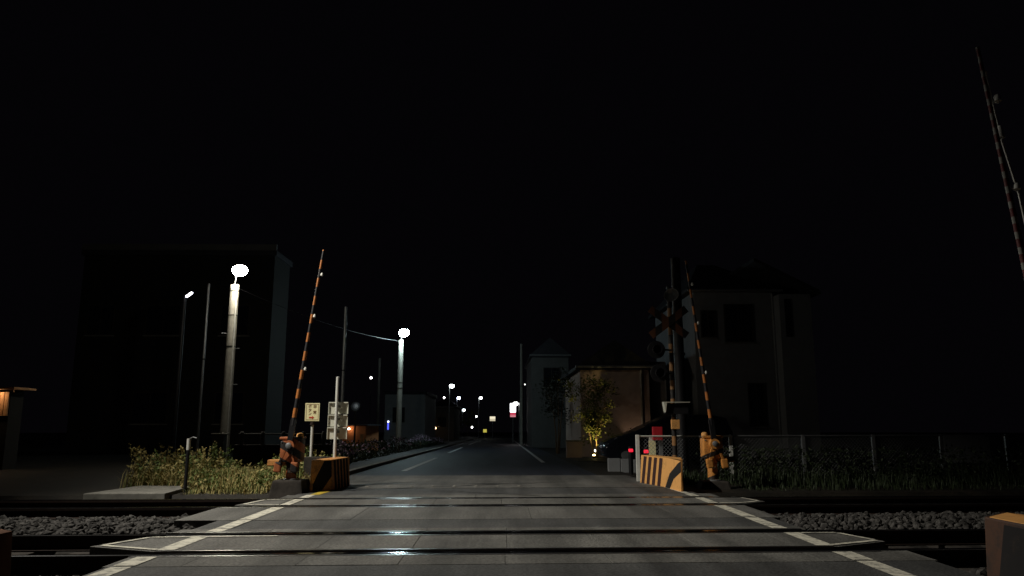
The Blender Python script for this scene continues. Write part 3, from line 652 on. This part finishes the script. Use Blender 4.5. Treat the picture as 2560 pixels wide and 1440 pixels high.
# ------------------------------------------------------------------ parked car (dark compact hatchback, nose to the road)
cy0, cy1 = 20.0, 21.5; cz = gz(20.7)
car = thing('parked_car', (4.4, 20.7, cz), 'dark parked compact car behind the chain-link fence', 'car')
prof = [(2.72, .30), (2.70, .52), (2.80, .66), (3.10, .80), (3.50, .92), (4.05, 1.18), (4.45, 1.34), (4.85, 1.40), (5.6, 1.39), (6.0, 1.30), (6.12, .95), (6.16, .55), (6.12, .26), (5.85, .22), (3.0, .22)]
def carbody(inset_top=.16):
    b = MB(); n = len(prof)
    lay = []
    for s_ in (0, 1, 2, 3):
        for (x, z) in prof:
            k = max(0, (z-.85)/.55); ins = inset_top*k
            yy = [cy0+ins, cy0+ins+.06, cy1-ins-.06, cy1-ins][s_]
            xx = x + (0.04 if (s_ in (0, 3) and x < 2.9) else 0)
            b.v.append((xx, yy, z + cz - (.02 if s_ in (0, 3) and z > .5 else 0)))
    for s_ in range(3):
        for k in range(n): b.f.append((s_*n+k, s_*n+(k+1) % n, (s_+1)*n+(k+1) % n, (s_+1)*n+k))
    b.f += [tuple(range(n)), tuple(reversed(range(3*n, 4*n)))]
    return b
part('body', carbody(), M_car, car, smooth=True)
for nm, pts in (('side_window', [(3.72, .90), (4.18, 1.14), (4.52, 1.27), (4.72, 1.29), (4.72, .90)]), ('side_window', [(4.79, .90), (4.79, 1.29), (5.55, 1.28), (5.80, 1.15), (5.86, .92)])):
    b = MB(); n = len(pts)
    def yy(z): return cy0 + .16*max(0, (z-.85)/.55)
    b.add([(x, yy(z)-.006, z+cz-.015) for x, z in pts] + [(x, yy(z)+.01, z+cz-.015) for x, z in pts], [tuple(range(n)), tuple(reversed(range(n, 2*n)))] + [(k, n+k, n+(k+1) % n, (k+1) % n) for k in range(n)])
    part(nm, b, M_glass, car)
part('windscreen', MB().add([(3.56, cy0+.2, .955+cz), (3.56, cy1-.2, .955+cz), (4.36, cy1-.3, 1.315+cz), (4.36, cy0+.3, 1.315+cz)], [(0, 1, 2, 3)]), M_glass, car)
for yq in (cy0+.02, cy1-.2):
    part('headlight', MB().add([(2.79, yq, .62+cz), (2.76, yq+.18, .60+cz), (3.05, yq+.16, .79+cz), (3.12, yq-.01, .78+cz), (2.82, yq+.02, .56+cz), (2.79, yq+.2, .55+cz), (3.08, yq+.17, .72+cz), (3.14, yq+.01, .71+cz)],
         [(0,1,2,3),(7,6,5,4),(0,4,5,1),(1,5,6,2),(2,6,7,3),(3,7,4,0)]), M_galv, car)
part('door_mirror', MB().box(3.80, 3.92, cy0-.12, cy0+.03, .88+cz, 1.0+cz), M_car, car, bevel=.02)
part('door_handle', MB().box(4.52, 4.66, cy0-.025, cy0+.01, .76+cz, .785+cz), M_galv, car)
for x in (3.28, 5.55):
    for ys, yo in ((cy0+.02, 1), (cy1-.2, 1)):
        w = part('wheel', MB().cyl((x, ys, .27+cz), (x, ys+.17, .27+cz), .285, .285, 24), M_tyre, car, smooth=True)
        part('rim', MB().lathe((x, ys-.003, .27+cz), [(.19, 0), (.18, .012), (.05, .02)], 16, (0, -1, 0)), M_galv, w)

# ------------------------------------------------------------------ houses
def window(parent, x0, x1, z0, z1, y, glass=None, sill=True, side=None):
    """on a wall facing -y"""
    w = part('window', MB().box(x0, x1, y-.03, y+.02, z0, z1), glass or M_glass, parent)
    fr = MB()
    for a, b_, c, d in ((x0-.05, x0, z0-.05, z1+.05), (x1, x1+.05, z0-.05, z1+.05), (x0, x1, z0-.05, z0), (x0, x1, z1, z1+.05), ((x0+x1)/2-.02, (x0+x1)/2+.02, z0, z1)):
        fr.box(a, b_, y-.05, y+.01, c, d)
    part('frame', fr, M_conc_dark, w)
    if sill: part('sill', MB().box(x0-.1, x1+.1, y-.1, y+.0, z0-.1, z0-.052), M_conc, w)
    return w
def house(loc, label, x0, x1, y0, y1, zt, wallm, ridge=None, wins=(), name='house', flat=False, ov=.3, door=None):
    z0 = gz(y0) - .3
    o = thing(name, ((x0+x1)/2, y0, gz(y0)-.05), label, 'house' if name == 'house' else 'building')
    part('wall', MB().box(x0, x1, y0, y1, z0, zt), wallm, o)
    if flat:
        part('roof', MB().box(x0-.12, x1+.12, y0-.12, y1+.12, zt, zt+.25), M_roof, o, bevel=.02)
    else:
        ax, rz = ridge
        if ax == 'x':
            ym = (y0+y1)/2
            b = MB().add([(x0-ov, y0-ov, zt-.02), (x1+ov, y0-ov, zt-.02), (x1+ov, y1+ov, zt-.02), (x0-ov, y1+ov, zt-.02), (x0+1.2, ym, rz), (x1-1.2, ym, rz),
                          (x0-ov, y0-ov, zt+.1), (x1+ov, y0-ov, zt+.1), (x1+ov, y1+ov, zt+.1), (x0-ov, y1+ov, zt+.1)],
                         [(0,3,2,1), (0,1,7,6), (1,2,8,7), (2,3,9,8), (3,0,6,9), (6,7,5,4), (7,8,5), (8,9,4,5), (9,6,4)])
        else:
            xm = (x0+x1)/2
            b = MB().sideprism([(x0-ov, zt-.12), (x1+ov, zt-.12), (x1+ov, zt), (xm, rz), (x0-ov, zt)], y0-ov, y1+ov)
        part('roof', b, M_roof, o)
        part('gutter', MB().cyl((x0-ov, y0-ov-.05, zt), (x1+ov, y0-ov-.05, zt), .05, n=8), M_galv, o)
    for wv in wins: window(o, *wv[:4], y0, *(wv[4:] if len(wv) > 4 else ()))
    if door: 
        d = part('door', MB().box(door[0], door[1], y0-.03, y0+.02, gz(y0), door[2]), M_wood, o)
        part('handle', MB().box(door[1]-.14, door[1]-.1, y0-.09, y0-.03, .95+gz(y0), 1.15+gz(y0)), M_galv, d)
    return o
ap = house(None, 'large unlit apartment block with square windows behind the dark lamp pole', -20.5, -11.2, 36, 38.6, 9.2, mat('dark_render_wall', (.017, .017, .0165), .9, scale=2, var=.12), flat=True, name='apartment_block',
      wins=[(-17.2, -15.6, 5.3, 6.7), (-17.5, -15.9, 1.1, 2.5), (-13.6, -12.3, 5.3, 6.7), (-13.6, -12.3, 1.1, 2.5), (-20.0, -18.8, 5.3, 6.7)])
part('parapet', MB().box(-20.6, -11.1, 35.85, 36.0, 9.45, 9.75), M_wall_grey, ap)
hr = house(None, 'dark two-storey house with a hipped roof behind the wire fence', 7.7, 10.9, 29.5, 37, 6.3, mat('light_grey_render_wall', (.22, .22, .23), .9, scale=2, var=.12), ridge=('x', 8.2),
      wins=[(8.95, 10.0, 4.3, 5.75), (9.75, 10.3, 1.0, 2.6), (8.0, 8.5, 4.5, 5.5)])
wg = part('wing', MB().box(10.9, 12.15, 28.8, 34, -.5, 6.1), M_wall_pale, hr)
part('wing_roof', MB().sideprism([(9.9, 7.35), (12.45, 6.05), (12.45, 6.2), (9.9, 7.5)], 28.5, 34.2), M_roof, hr)
part('slit_window', MB().box(11.1, 11.35, 28.77, 28.85, 4.4, 5.9), M_glass, hr)
part('downpipe', MB().cyl((10.86, 29.42, 6.2), (10.86, 29.42, -.2), .045, n=10), M_galv, hr)
hg = house(None, 'tan house with a pale downpipe lit from below behind the small tree', 3.05, 5.75, 29.2, 36, 3.25, M_wall_tan, ridge=('y', 4.3), ov=.2)
part('downpipe', MB().path([(5.42, 29.05, 3.2), (5.42, 29.12, 3.0), (5.42, 29.12, -.2)], .045, 10), M_pole, hg)
part('porch_wall', MB().box(5.75, 6.5, 29.6, 33, -.4, 3.5), M_wall_pale, hg)
house(None, 'tall narrow dark house beside the pale pole down the road', 1.85, 4.1, 46, 56, 5.2, M_wall_grey, ridge=('y', 6.3), wins=[(2.6, 3.5, 3.3, 4.4)], ov=.15)
house(None, 'low dark house beyond the hedge with a bare side wall', -9.6, -6.3, 62, 72, 3.4, M_wall_pale, flat=True, wins=[(-8.9, -8.0, 1.2, 2.3)])
house(None, 'far dark house standing behind the round far lamp', -8.6, -5.8, 92, 104, 3.0, M_wall_grey, ridge=('x', 4.2), wins=[(-7.8, -6.8, .6, 1.7)])

# wooden hut with lit slats at the left edge
hut = thing('wooden_hut', (-14.5, 20.5, gz(20)-.05), 'wooden hut with a lit slatted gable under its eave', 'hut')
part('roof', MB().box(-17, -12.72, 19.75, 20.7, 1.96, 2.02), M_wood, hut)
part('fascia', MB().box(-17, -12.70, 19.70, 19.745, 1.885, 1.95), M_wood, hut)
for k in range(14):
    x = -13.0 - k*.115
    part('slat', MB().box(x-.10, x, 20.0, 20.04, 1.27 + RND.uniform(-.01, .03), 1.90), M_wood, hut, bevel=.006)
part('lower_wall', MB().box(-17, -12.98, 20.05, 20.6, -.3, 1.955), mat('near_black_board', (.008, .007, .006), .9, var=.3), hut)  # near-black boards behind and below the slats
ll = part('eave_lamp', MB().box(-13.45, -13.19, 19.78, 19.90, 1.915, 1.955), emis('hut_lamp', (1, .72, .42), 30), hut)

# orange lit wall with its lamp
ow = thing('shed', (-7.5, 38, gz(38)-.05), 'small shed with a warm lit orange wall behind the azalea hedge', 'shed')
part('wall', MB().prism([(-8.0, 38.2), (-6.75, 37.7), (-6.4, 39.5), (-7.7, 40)], -.5, .95), mat('orange_board', (.55, .22, .09), .8, scale=3, var=.15), ow)
part('roof', MB().prism([(-8.1, 38.1), (-6.65, 37.5), (-6.3, 39.6), (-7.8, 40.1)], .95, 1.02), M_roof, ow)
part('door', MB().box(-7.02, -6.86, 37.72, 37.76, -.4, .55), M_wood, ow)
part('wall_lamp', MB().lathe((-7.62, 37.88, .80), [(.03, .05), (.06, .0), (.045, -.04)], 12), emis('shed_lamp', (1, .66, .4), 16), ow)

# ------------------------------------------------------------------ far lights and lit signs
def small_lamp(x, y, z, label, col, strength, s_=.09, name='lamp_post'):
    o = thing(name, (x, y, gz(y)-.05), label, 'lamp post', 'small lamps beyond the hedge')
    part('post', MB().cyl((x, y, gz(y)-.2), (x, y, z), .03, .025, 8), M_black, o)
    part('lamp', MB().lathe((x, y-.02, z+.03), [(s_*.4, s_), (s_, s_*.4), (s_*.9, -s_*.5), (s_*.3, -s_)], 12), emis('far_lamp_%02d' % len(MATS), col, strength), o, smooth=True)
    part('cap', MB().lathe((x, y-.02, z+.03+s_), [(s_*1.2, -.01), (s_*1.1, .03), (.02, .06)], 10), M_black, o)
small_lamp(-12.2, 70, 5.2, 'small white lamp on a tall thin post above the shed', (1, .95, .9), 7, .11)
small_lamp(-12.9, 62, 1.25, 'small warm lamp on a post behind the panel sign', (1, .8, .6), 6, .11)
small_lamp(-9.0, 66, .42, 'small low warm lamp beside the lit concrete pole with cool white lamp', (1, .75, .5), 6, .13)
small_lamp(-7.6, 66, .15, 'small low white lamp at the end of the hedge', (1, .9, .85), 7, .12)
small_lamp(-7.9, 90, .45, 'small orange lamp before the far dark house', (1, .6, .3), 7, .13)
small_lamp(-9.2, 120, 5.0, 'small white lamp on a post behind the far lamps', (1, .97, .9), 7, .16)
small_lamp(-4.2, 125, 2.1, 'small white lamp low on a post near the tall far pole', (1, 1, .95), 7, .15)
small_lamp(-5.3, 135, .3, 'small white lamp near the ground under the far green tree', (1, 1, .95), 6, .18)
small_lamp(1.55, 50.6, 3.62, 'small lamp on a thin post before the tall narrow house', (1, 1, .95), 2.2, .05)
small_lamp(4.05-.55, 33-4.6, .05, 'small white garden lamp left of the uplit tree', (1, .92, .8), 5, .05)

def lit_board(x0, x1, y, z0, z1, label, cols, post=True, name='lit_sign'):
    o = thing(name, ((x0+x1)/2, y, gz(y)-.05), label, 'lit sign')
    part('post', MB().cyl(((x0+x1)/2, y+.08, gz(y)-.3), ((x0+x1)/2, y+.08, z1), .05, n=10), M_galv, o)
    part('case', MB().box(x0-.02, x1+.02, y-.02, y+.12, z0-.02, z1+.02), M_black, o)
    for k, (a, b_, c, s_) in enumerate(cols):
        part('lit_face', MB().box(x0, x1, y-.035, y-.022, z0 + (z1-z0)*a, z0 + (z1-z0)*b_), emis('sign_face_%02d' % len(MATS), c, s_), o)
    return o
lit_board(.66, 1.10, 60, 1.55, 2.62, 'upright lit shop sign, white above and red below', [(.36, 1, (1, .98, 1), 6), (.12, .36, (1, .12, .2), .55), (0, .12, (1, .35, .42), .6)])
street_lamp((1.42, 61, 0), 2.62, 'low lamp shining beside the red and white shop sign', (1, .99, .97), 14, (-.32, -.1), .05, .045, .05, .2, polem=M_galv)
lit_board(-9.35, -9.22, 62, .55, 1.25, 'narrow upright blue lit sign beside the concrete lamp pole', [(0, .82, (.10, .13, 1), 1.3), (.84, 1, (.7, .75, 1), 5)])
lit_board(-1.75, -.95, 110, 1.35, 2.0, 'cream lit sign box above the far end of the road', [(0, .5, (1, .88, .62), .55), (.5, 1, (1, .9, .65), .9)])
lit_board(-2.65, -2.15, 108, -.25, .2, 'small yellow lit sign low beside the tall far pole', [(0, 1, (.85, .75, .12), .55)])

# traffic mirror on a post
tm = thing('traffic_mirror', (-6.38, 33, gz(33)-.05), 'round traffic mirror with a bluish gleam behind the panel sign', 'mirror')
part('post', MB().cyl((-6.38, 33, -.5), (-6.38, 33, 2.05), .04, n=12), M_black, tm)
mm = bpy.data.materials.new('mirror_glass'); mm.use_nodes = True
mb_ = mm.node_tree.nodes['Principled BSDF']; mb_.inputs['Metallic'].default_value = 1; mb_.inputs['Roughness'].default_value = .55; mb_.inputs['Base Color'].default_value = (.65, .78, .95, 1)
part('mirror', MB().lathe((-6.38, 32.95, 1.80), [(.20, 0), (.19, .02), (.14, .05), (.07, .068), (.01, .072)], 24, (-.12, -1, .12)), mm, tm, smooth=True)
part('hood', MB().lathe((-6.38, 32.97, 1.80), [(.20, -.02), (.225, -.02), (.225, .03), (.205, .03)], 24, (-.12, -1, .12)), M_black, tm)

# ------------------------------------------------------------------ plants
def leaf(mb, p, size, rng, up=.4, narrow=.45):
    d = Vector((rng.gauss(0, 1), rng.gauss(0, 1), rng.gauss(up, .7))).normalized()
    s_ = d.orthogonal().normalized(); s_ = (Matrix.Rotation(rng.uniform(0, 6.3), 3, d) @ s_)
    p = Vector(p); q = p + d*size; m_ = p + d*size*.5 + Vector((0, 0, -.08*size))
    mb.add([p, m_ + s_*size*narrow*.5, q, m_ - s_*size*narrow*.5], [(0, 1, 2, 3)])
def blade(mb, p, h, rng, w=.008, lean=.35):
    a = rng.uniform(0, 6.28); d = Vector((math.cos(a), math.sin(a), 0)); s_ = Vector((-d.y, d.x, 0))*w
    p = Vector(p); l_ = rng.uniform(.1, lean)*h
    m_ = p + d*l_*.35 + Vector((0, 0, h*.6)); t = p + d*l_ + Vector((0, 0, h*rng.uniform(.85, 1)))
    mb.add([p-s_, p+s_, m_+s_*.8, m_-s_*.8, t], [(0, 1, 2, 3), (3, 2, 4)])
rw = random.Random(21)
dry, grn = MB(), MB()
def wtop(x):  # how tall the weeds grow along the strip
    return .34 + .14*math.sin(x*1.9+1) + .12*math.sin(x*4.3)
for _ in range(7000):
    x = rw.uniform(-6.7, -3.05); y = 12.2 + 2.3*rw.random()**1.2
    if x < -5.1 and y < 13.5: continue
    if -3.85 < x < -3.0 and y < 12.75: continue
    if x > -3.5 and rw.random() < .55: continue
    hh = (.06 + .30*min(1, max(0, y-12.3)/1.2)) * rw.uniform(.4, 1.25)
    blade(dry if rw.random() < .75 else grn, (x, y, -.06 if y > 12.45 else -.22+.6*(y-12.15)), hh, rw, .006, .9)
for _ in range(820):
    x = rw.uniform(-6.6, -3.15); y = rw.uniform(12.85, 15.3)
    if x < -5.3 and y < 13.6: continue
    if x > -3.42 and y < 13.9: continue
    hh = (wtop(x) + .14) * rw.uniform(.35, 1.2) * min(1, .45 + (y-12.8)*.7)
    p = Vector((x, y, -.04)); tip = p + Vector((rw.uniform(-.12, .12), rw.uniform(-.1, .1), hh))
    mbk = grn if rw.random() < .3 + .45*(x+6.6)/3.4 else dry
    mbk.cyl(p, tip, .005, .003, 3, False)
    for k in range(int(10 + hh*26)):
        f_ = rw.uniform(.15, 1.0); leaf(mbk, p.lerp(tip, f_) + Vector((rw.uniform(-.03, .03), rw.uniform(-.03, .03), 0)), rw.uniform(.035, .085), rw, .3, .5)
    if rw.random() < .35:
        for k in range(6): leaf(dry, tip + Vector((rw.uniform(-.03, .03), rw.uniform(-.03, .03), rw.uniform(-.05, .04))), .03, rw, .8, .6)
tag(part('dry_grass', dry, M_dry, None), 'dry yellow grass in front of the leafy weeds', 'grass', kind='stuff')
tag(part('leafy_weeds', grn, M_leaf, None), 'tall leafy weeds around the left gate machine', 'weeds', kind='stuff')
# grass bank under the fence on the right
gb = MB()
for _ in range(6500):
    x = rw.uniform(3.0, 11.5); y = rw.uniform(12.75, fy(x)+.2)
    if x < 4.2 and y < 13.9: continue
    blade(gb, (x, y + .03*x, -.05), rw.uniform(.1, .6) * (.6 + .4*math.sin(x*2.3 + y*1.7) * math.sin(x*.9)) * (.35 + .65*min(1, (y-12.6)/1.6)), rw, .009)
for _ in range(3200):
    x = rw.uniform(3.9, 11.5); y = rw.uniform(14.2, fy(x)+.3); leaf(gb, (x, y, rw.uniform(.05, .62)), rw.uniform(.05, .1), rw, .3, .5)
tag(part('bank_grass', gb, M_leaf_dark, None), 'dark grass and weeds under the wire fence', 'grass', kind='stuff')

def bush(c, r, label, flowers, n=1500, cat='shrub', name='azalea_bush', group='azalea bushes along the sidewalk', rng=random.Random(5)):
    x, y, z = c
    o = thing(name, (x, y, gz(y)-.05), label, cat, group)
    fo, fl_ = MB(), MB()
    part('stem', MB().path([(x, y, gz(y)-.1), (x+.03, y, z*.6), (x-.02, y+.03, z)], .03), M_bark, o)
    for k in range(n):
        u = Vector((rng.gauss(0, 1), rng.gauss(0, 1), rng.gauss(0, 1))).normalized()
        lump = 1 + .14*math.sin(u.x*5+x*3)+.12*math.sin(u.y*6+y) + .1*math.sin(u.z*7)
        rr = rng.uniform(.72, 1.0)*lump
        p = (x + u.x*r[0]*rr, y + u.y*r[1]*rr, max(gz(y)+.02, z + u.z*r[2]*rr))
        if flowers and u.z > .15 and rng.random() < flowers: leaf(fl_, p, rng.uniform(.05, .09), rng, .6, .9)
        else: leaf(fo, p, rng.uniform(.06, .11), rng, .3, .5)
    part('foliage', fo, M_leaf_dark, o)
    if fl_.v: part('blossom', fl_, M_flower, o)
    return o
for k, (x, y, w, z, lb, fw) in enumerate(((-4.7, 21.5, .8, .22, 'flowering azalea bush nearest to the panel sign', .5), (-4.75, 24.5, 1.2, .22, 'low azalea bush with few flowers by the kerb', .15),
        (-4.8, 29, 1.6, .25, 'long dark azalea bush halfway to the second lit pole', .12), (-4.75, 35, 1.8, .28, 'azalea bush with pale tops just before the cool white lamp pole', .3),
        (-4.7, 44, 2.6, .32, 'long azalea bush with pale tops past the cool white lamp pole', .5), (-4.8, 55, 3.0, .15, 'low far azalea bush at the end of the row', .4))):
    bush((x, y, gz(y)+z), (.55, w, .42), lb, fw, 1300)
def tree(base, h, label, stems, crown, nleaf, leafm, name='tree', rng=random.Random(9), leafs=(.06, .12), clumps=26, group=None, lo=.35, low=()):
    x, y, z = base
    o = thing(name, (x, y, z), label, 'tree', group)
    tips = list(low)
    for k in range(stems):
        a = k*2.4 + rng.uniform(-.3, .3); sp = rng.uniform(.10, .24)*h
        pts = [Vector((x + .06*math.cos(a), y + .06*math.sin(a), z-.1))]
        for t in (.25, .5, .75, .95):
            pts.append(Vector((x + math.cos(a)*sp*t + rng.uniform(-.04, .04), y + math.sin(a)*sp*t + rng.uniform(-.04, .04), z + h*t*rng.uniform(.85, 1))))
        b = MB(); r0 = .022*h/2.6
        for i in range(len(pts)-1): b.cyl(pts[i], pts[i+1], r0*(1-.2*i), r0*(1-.2*(i+1)), 8)
        for i in range(2, len(pts)):
            for _ in range(3):
                q = pts[i] + Vector((rng.uniform(-1, 1)*crown[0]*.8, rng.uniform(-1, 1)*crown[1]*.8, rng.uniform(0, .3)*h*.5)); b.cyl(pts[i], q, r0*.35, r0*.12, 5, False); tips.append(q)
        part('trunk', b, M_bark, o, smooth=True)
    lf = MB()
    cl = tips + [Vector((x + rng.gauss(0, crown[0]*.5), y + rng.gauss(0, crown[1]*.5), z + h*rng.uniform(lo, 1))) for _ in range(clumps)]
    for k in range(nleaf):
        c = rng.choice(cl); p = c + Vector((rng.gauss(0, .11), rng.gauss(0, .11), rng.gauss(0, .09)))*(h/2.6)
        leaf(lf, p, rng.uniform(*leafs), rng, .1, .55)
    part('crown', lf, leafm, o)
    return o
ut = tree((3.42, 27.6, gz(27.6)), 2.75, 'small many-stemmed tree lit yellow from below', 5, (.55, .5), 3200, M_tree_leaf, lo=.22, low=[Vector((3.2, 27.35, .95)), Vector((3.32, 27.3, 1.05)), Vector((3.15, 27.4, 1.1)), Vector((3.4, 27.35, 1.3)), Vector((3.28, 27.3, .85))]*3)
def uplight(x, y, label, power, aim, col=(1, .74, .26), es=10):
    o = thing('garden_uplight', (x, y, gz(y)-.05), label, 'garden light', 'garden uplights')
    part('body', MB().cyl((x, y, gz(y)-.06), (x, y, gz(y)+.09), .05, .06), M_black, o)
    part('lens', MB().lathe((x, y, gz(y)+.09), [(.055, 0), (.05, .04), (.02, .055)], 12), emis('uplight_lens', col, es), o, smooth=True)
    spot((x, y, gz(y)+.17), aim, power, col, 80, .7, .04, o)
uplight(3.30, 27.25, 'glowing yellow uplight at the foot of the small tree', 110, (3.38, 27.5, 2.2))
uplight(5.15, 28.75, 'small warm uplight below the pale downpipe', 13, (5.2, 29.3, 2.0), (1, .70, .48), 4)
bush((4.85, 28.6, .45), (.28, .25, .36), 'little shrub lit orange before the tan house', 0, 320, name='garden_shrub', group=None)
tree((-7.1, 158, gz(158)), 5.2, 'far round green tree under a street lamp', 3, (1.8, 1.5), 900, M_tree_leaf, leafs=(.2, .4), clumps=30)
tree((2.45, 33.5, gz(33)), 3.6, 'dark leafy tree left of the tan house', 3, (.5, .6), 1500, M_leaf_dark, leafs=(.08, .14))
struct(part('garden_bed', MB().prism([(2.45, 24.5), (3.6, 24.2), (3.9, 28.9), (2.5, 28.9)], -.35, lambda x, y: gz(y)+.0), M_earth, None))
gw = thing('garden_wall', (2.7, 28.5, gz(28)-.05), 'low tan garden wall beside the uplit tree', 'wall')
part('wall', MB().box(2.38, 2.95, 28.0, 28.2, -.4, .42), M_wall_tan, gw, bevel=.01)
part('coping', MB().box(2.35, 2.98, 27.97, 28.23, .42, .47), M_conc, gw, bevel=.008)

# power line between the two concrete poles
pw = MB(); a = Vector((-7.99, 22, 5.1)); b_ = Vector((-5.43, 40, 5.42))
pts = [a.lerp(b_, t/12) - Vector((0, 0, .9*(t/12)*(1-t/12)*1.2)) for t in range(13)]
tag(part('power_line', pw.path(pts, .009, 5), M_black, None), 'sagging cable between the two lit concrete poles', 'cable')
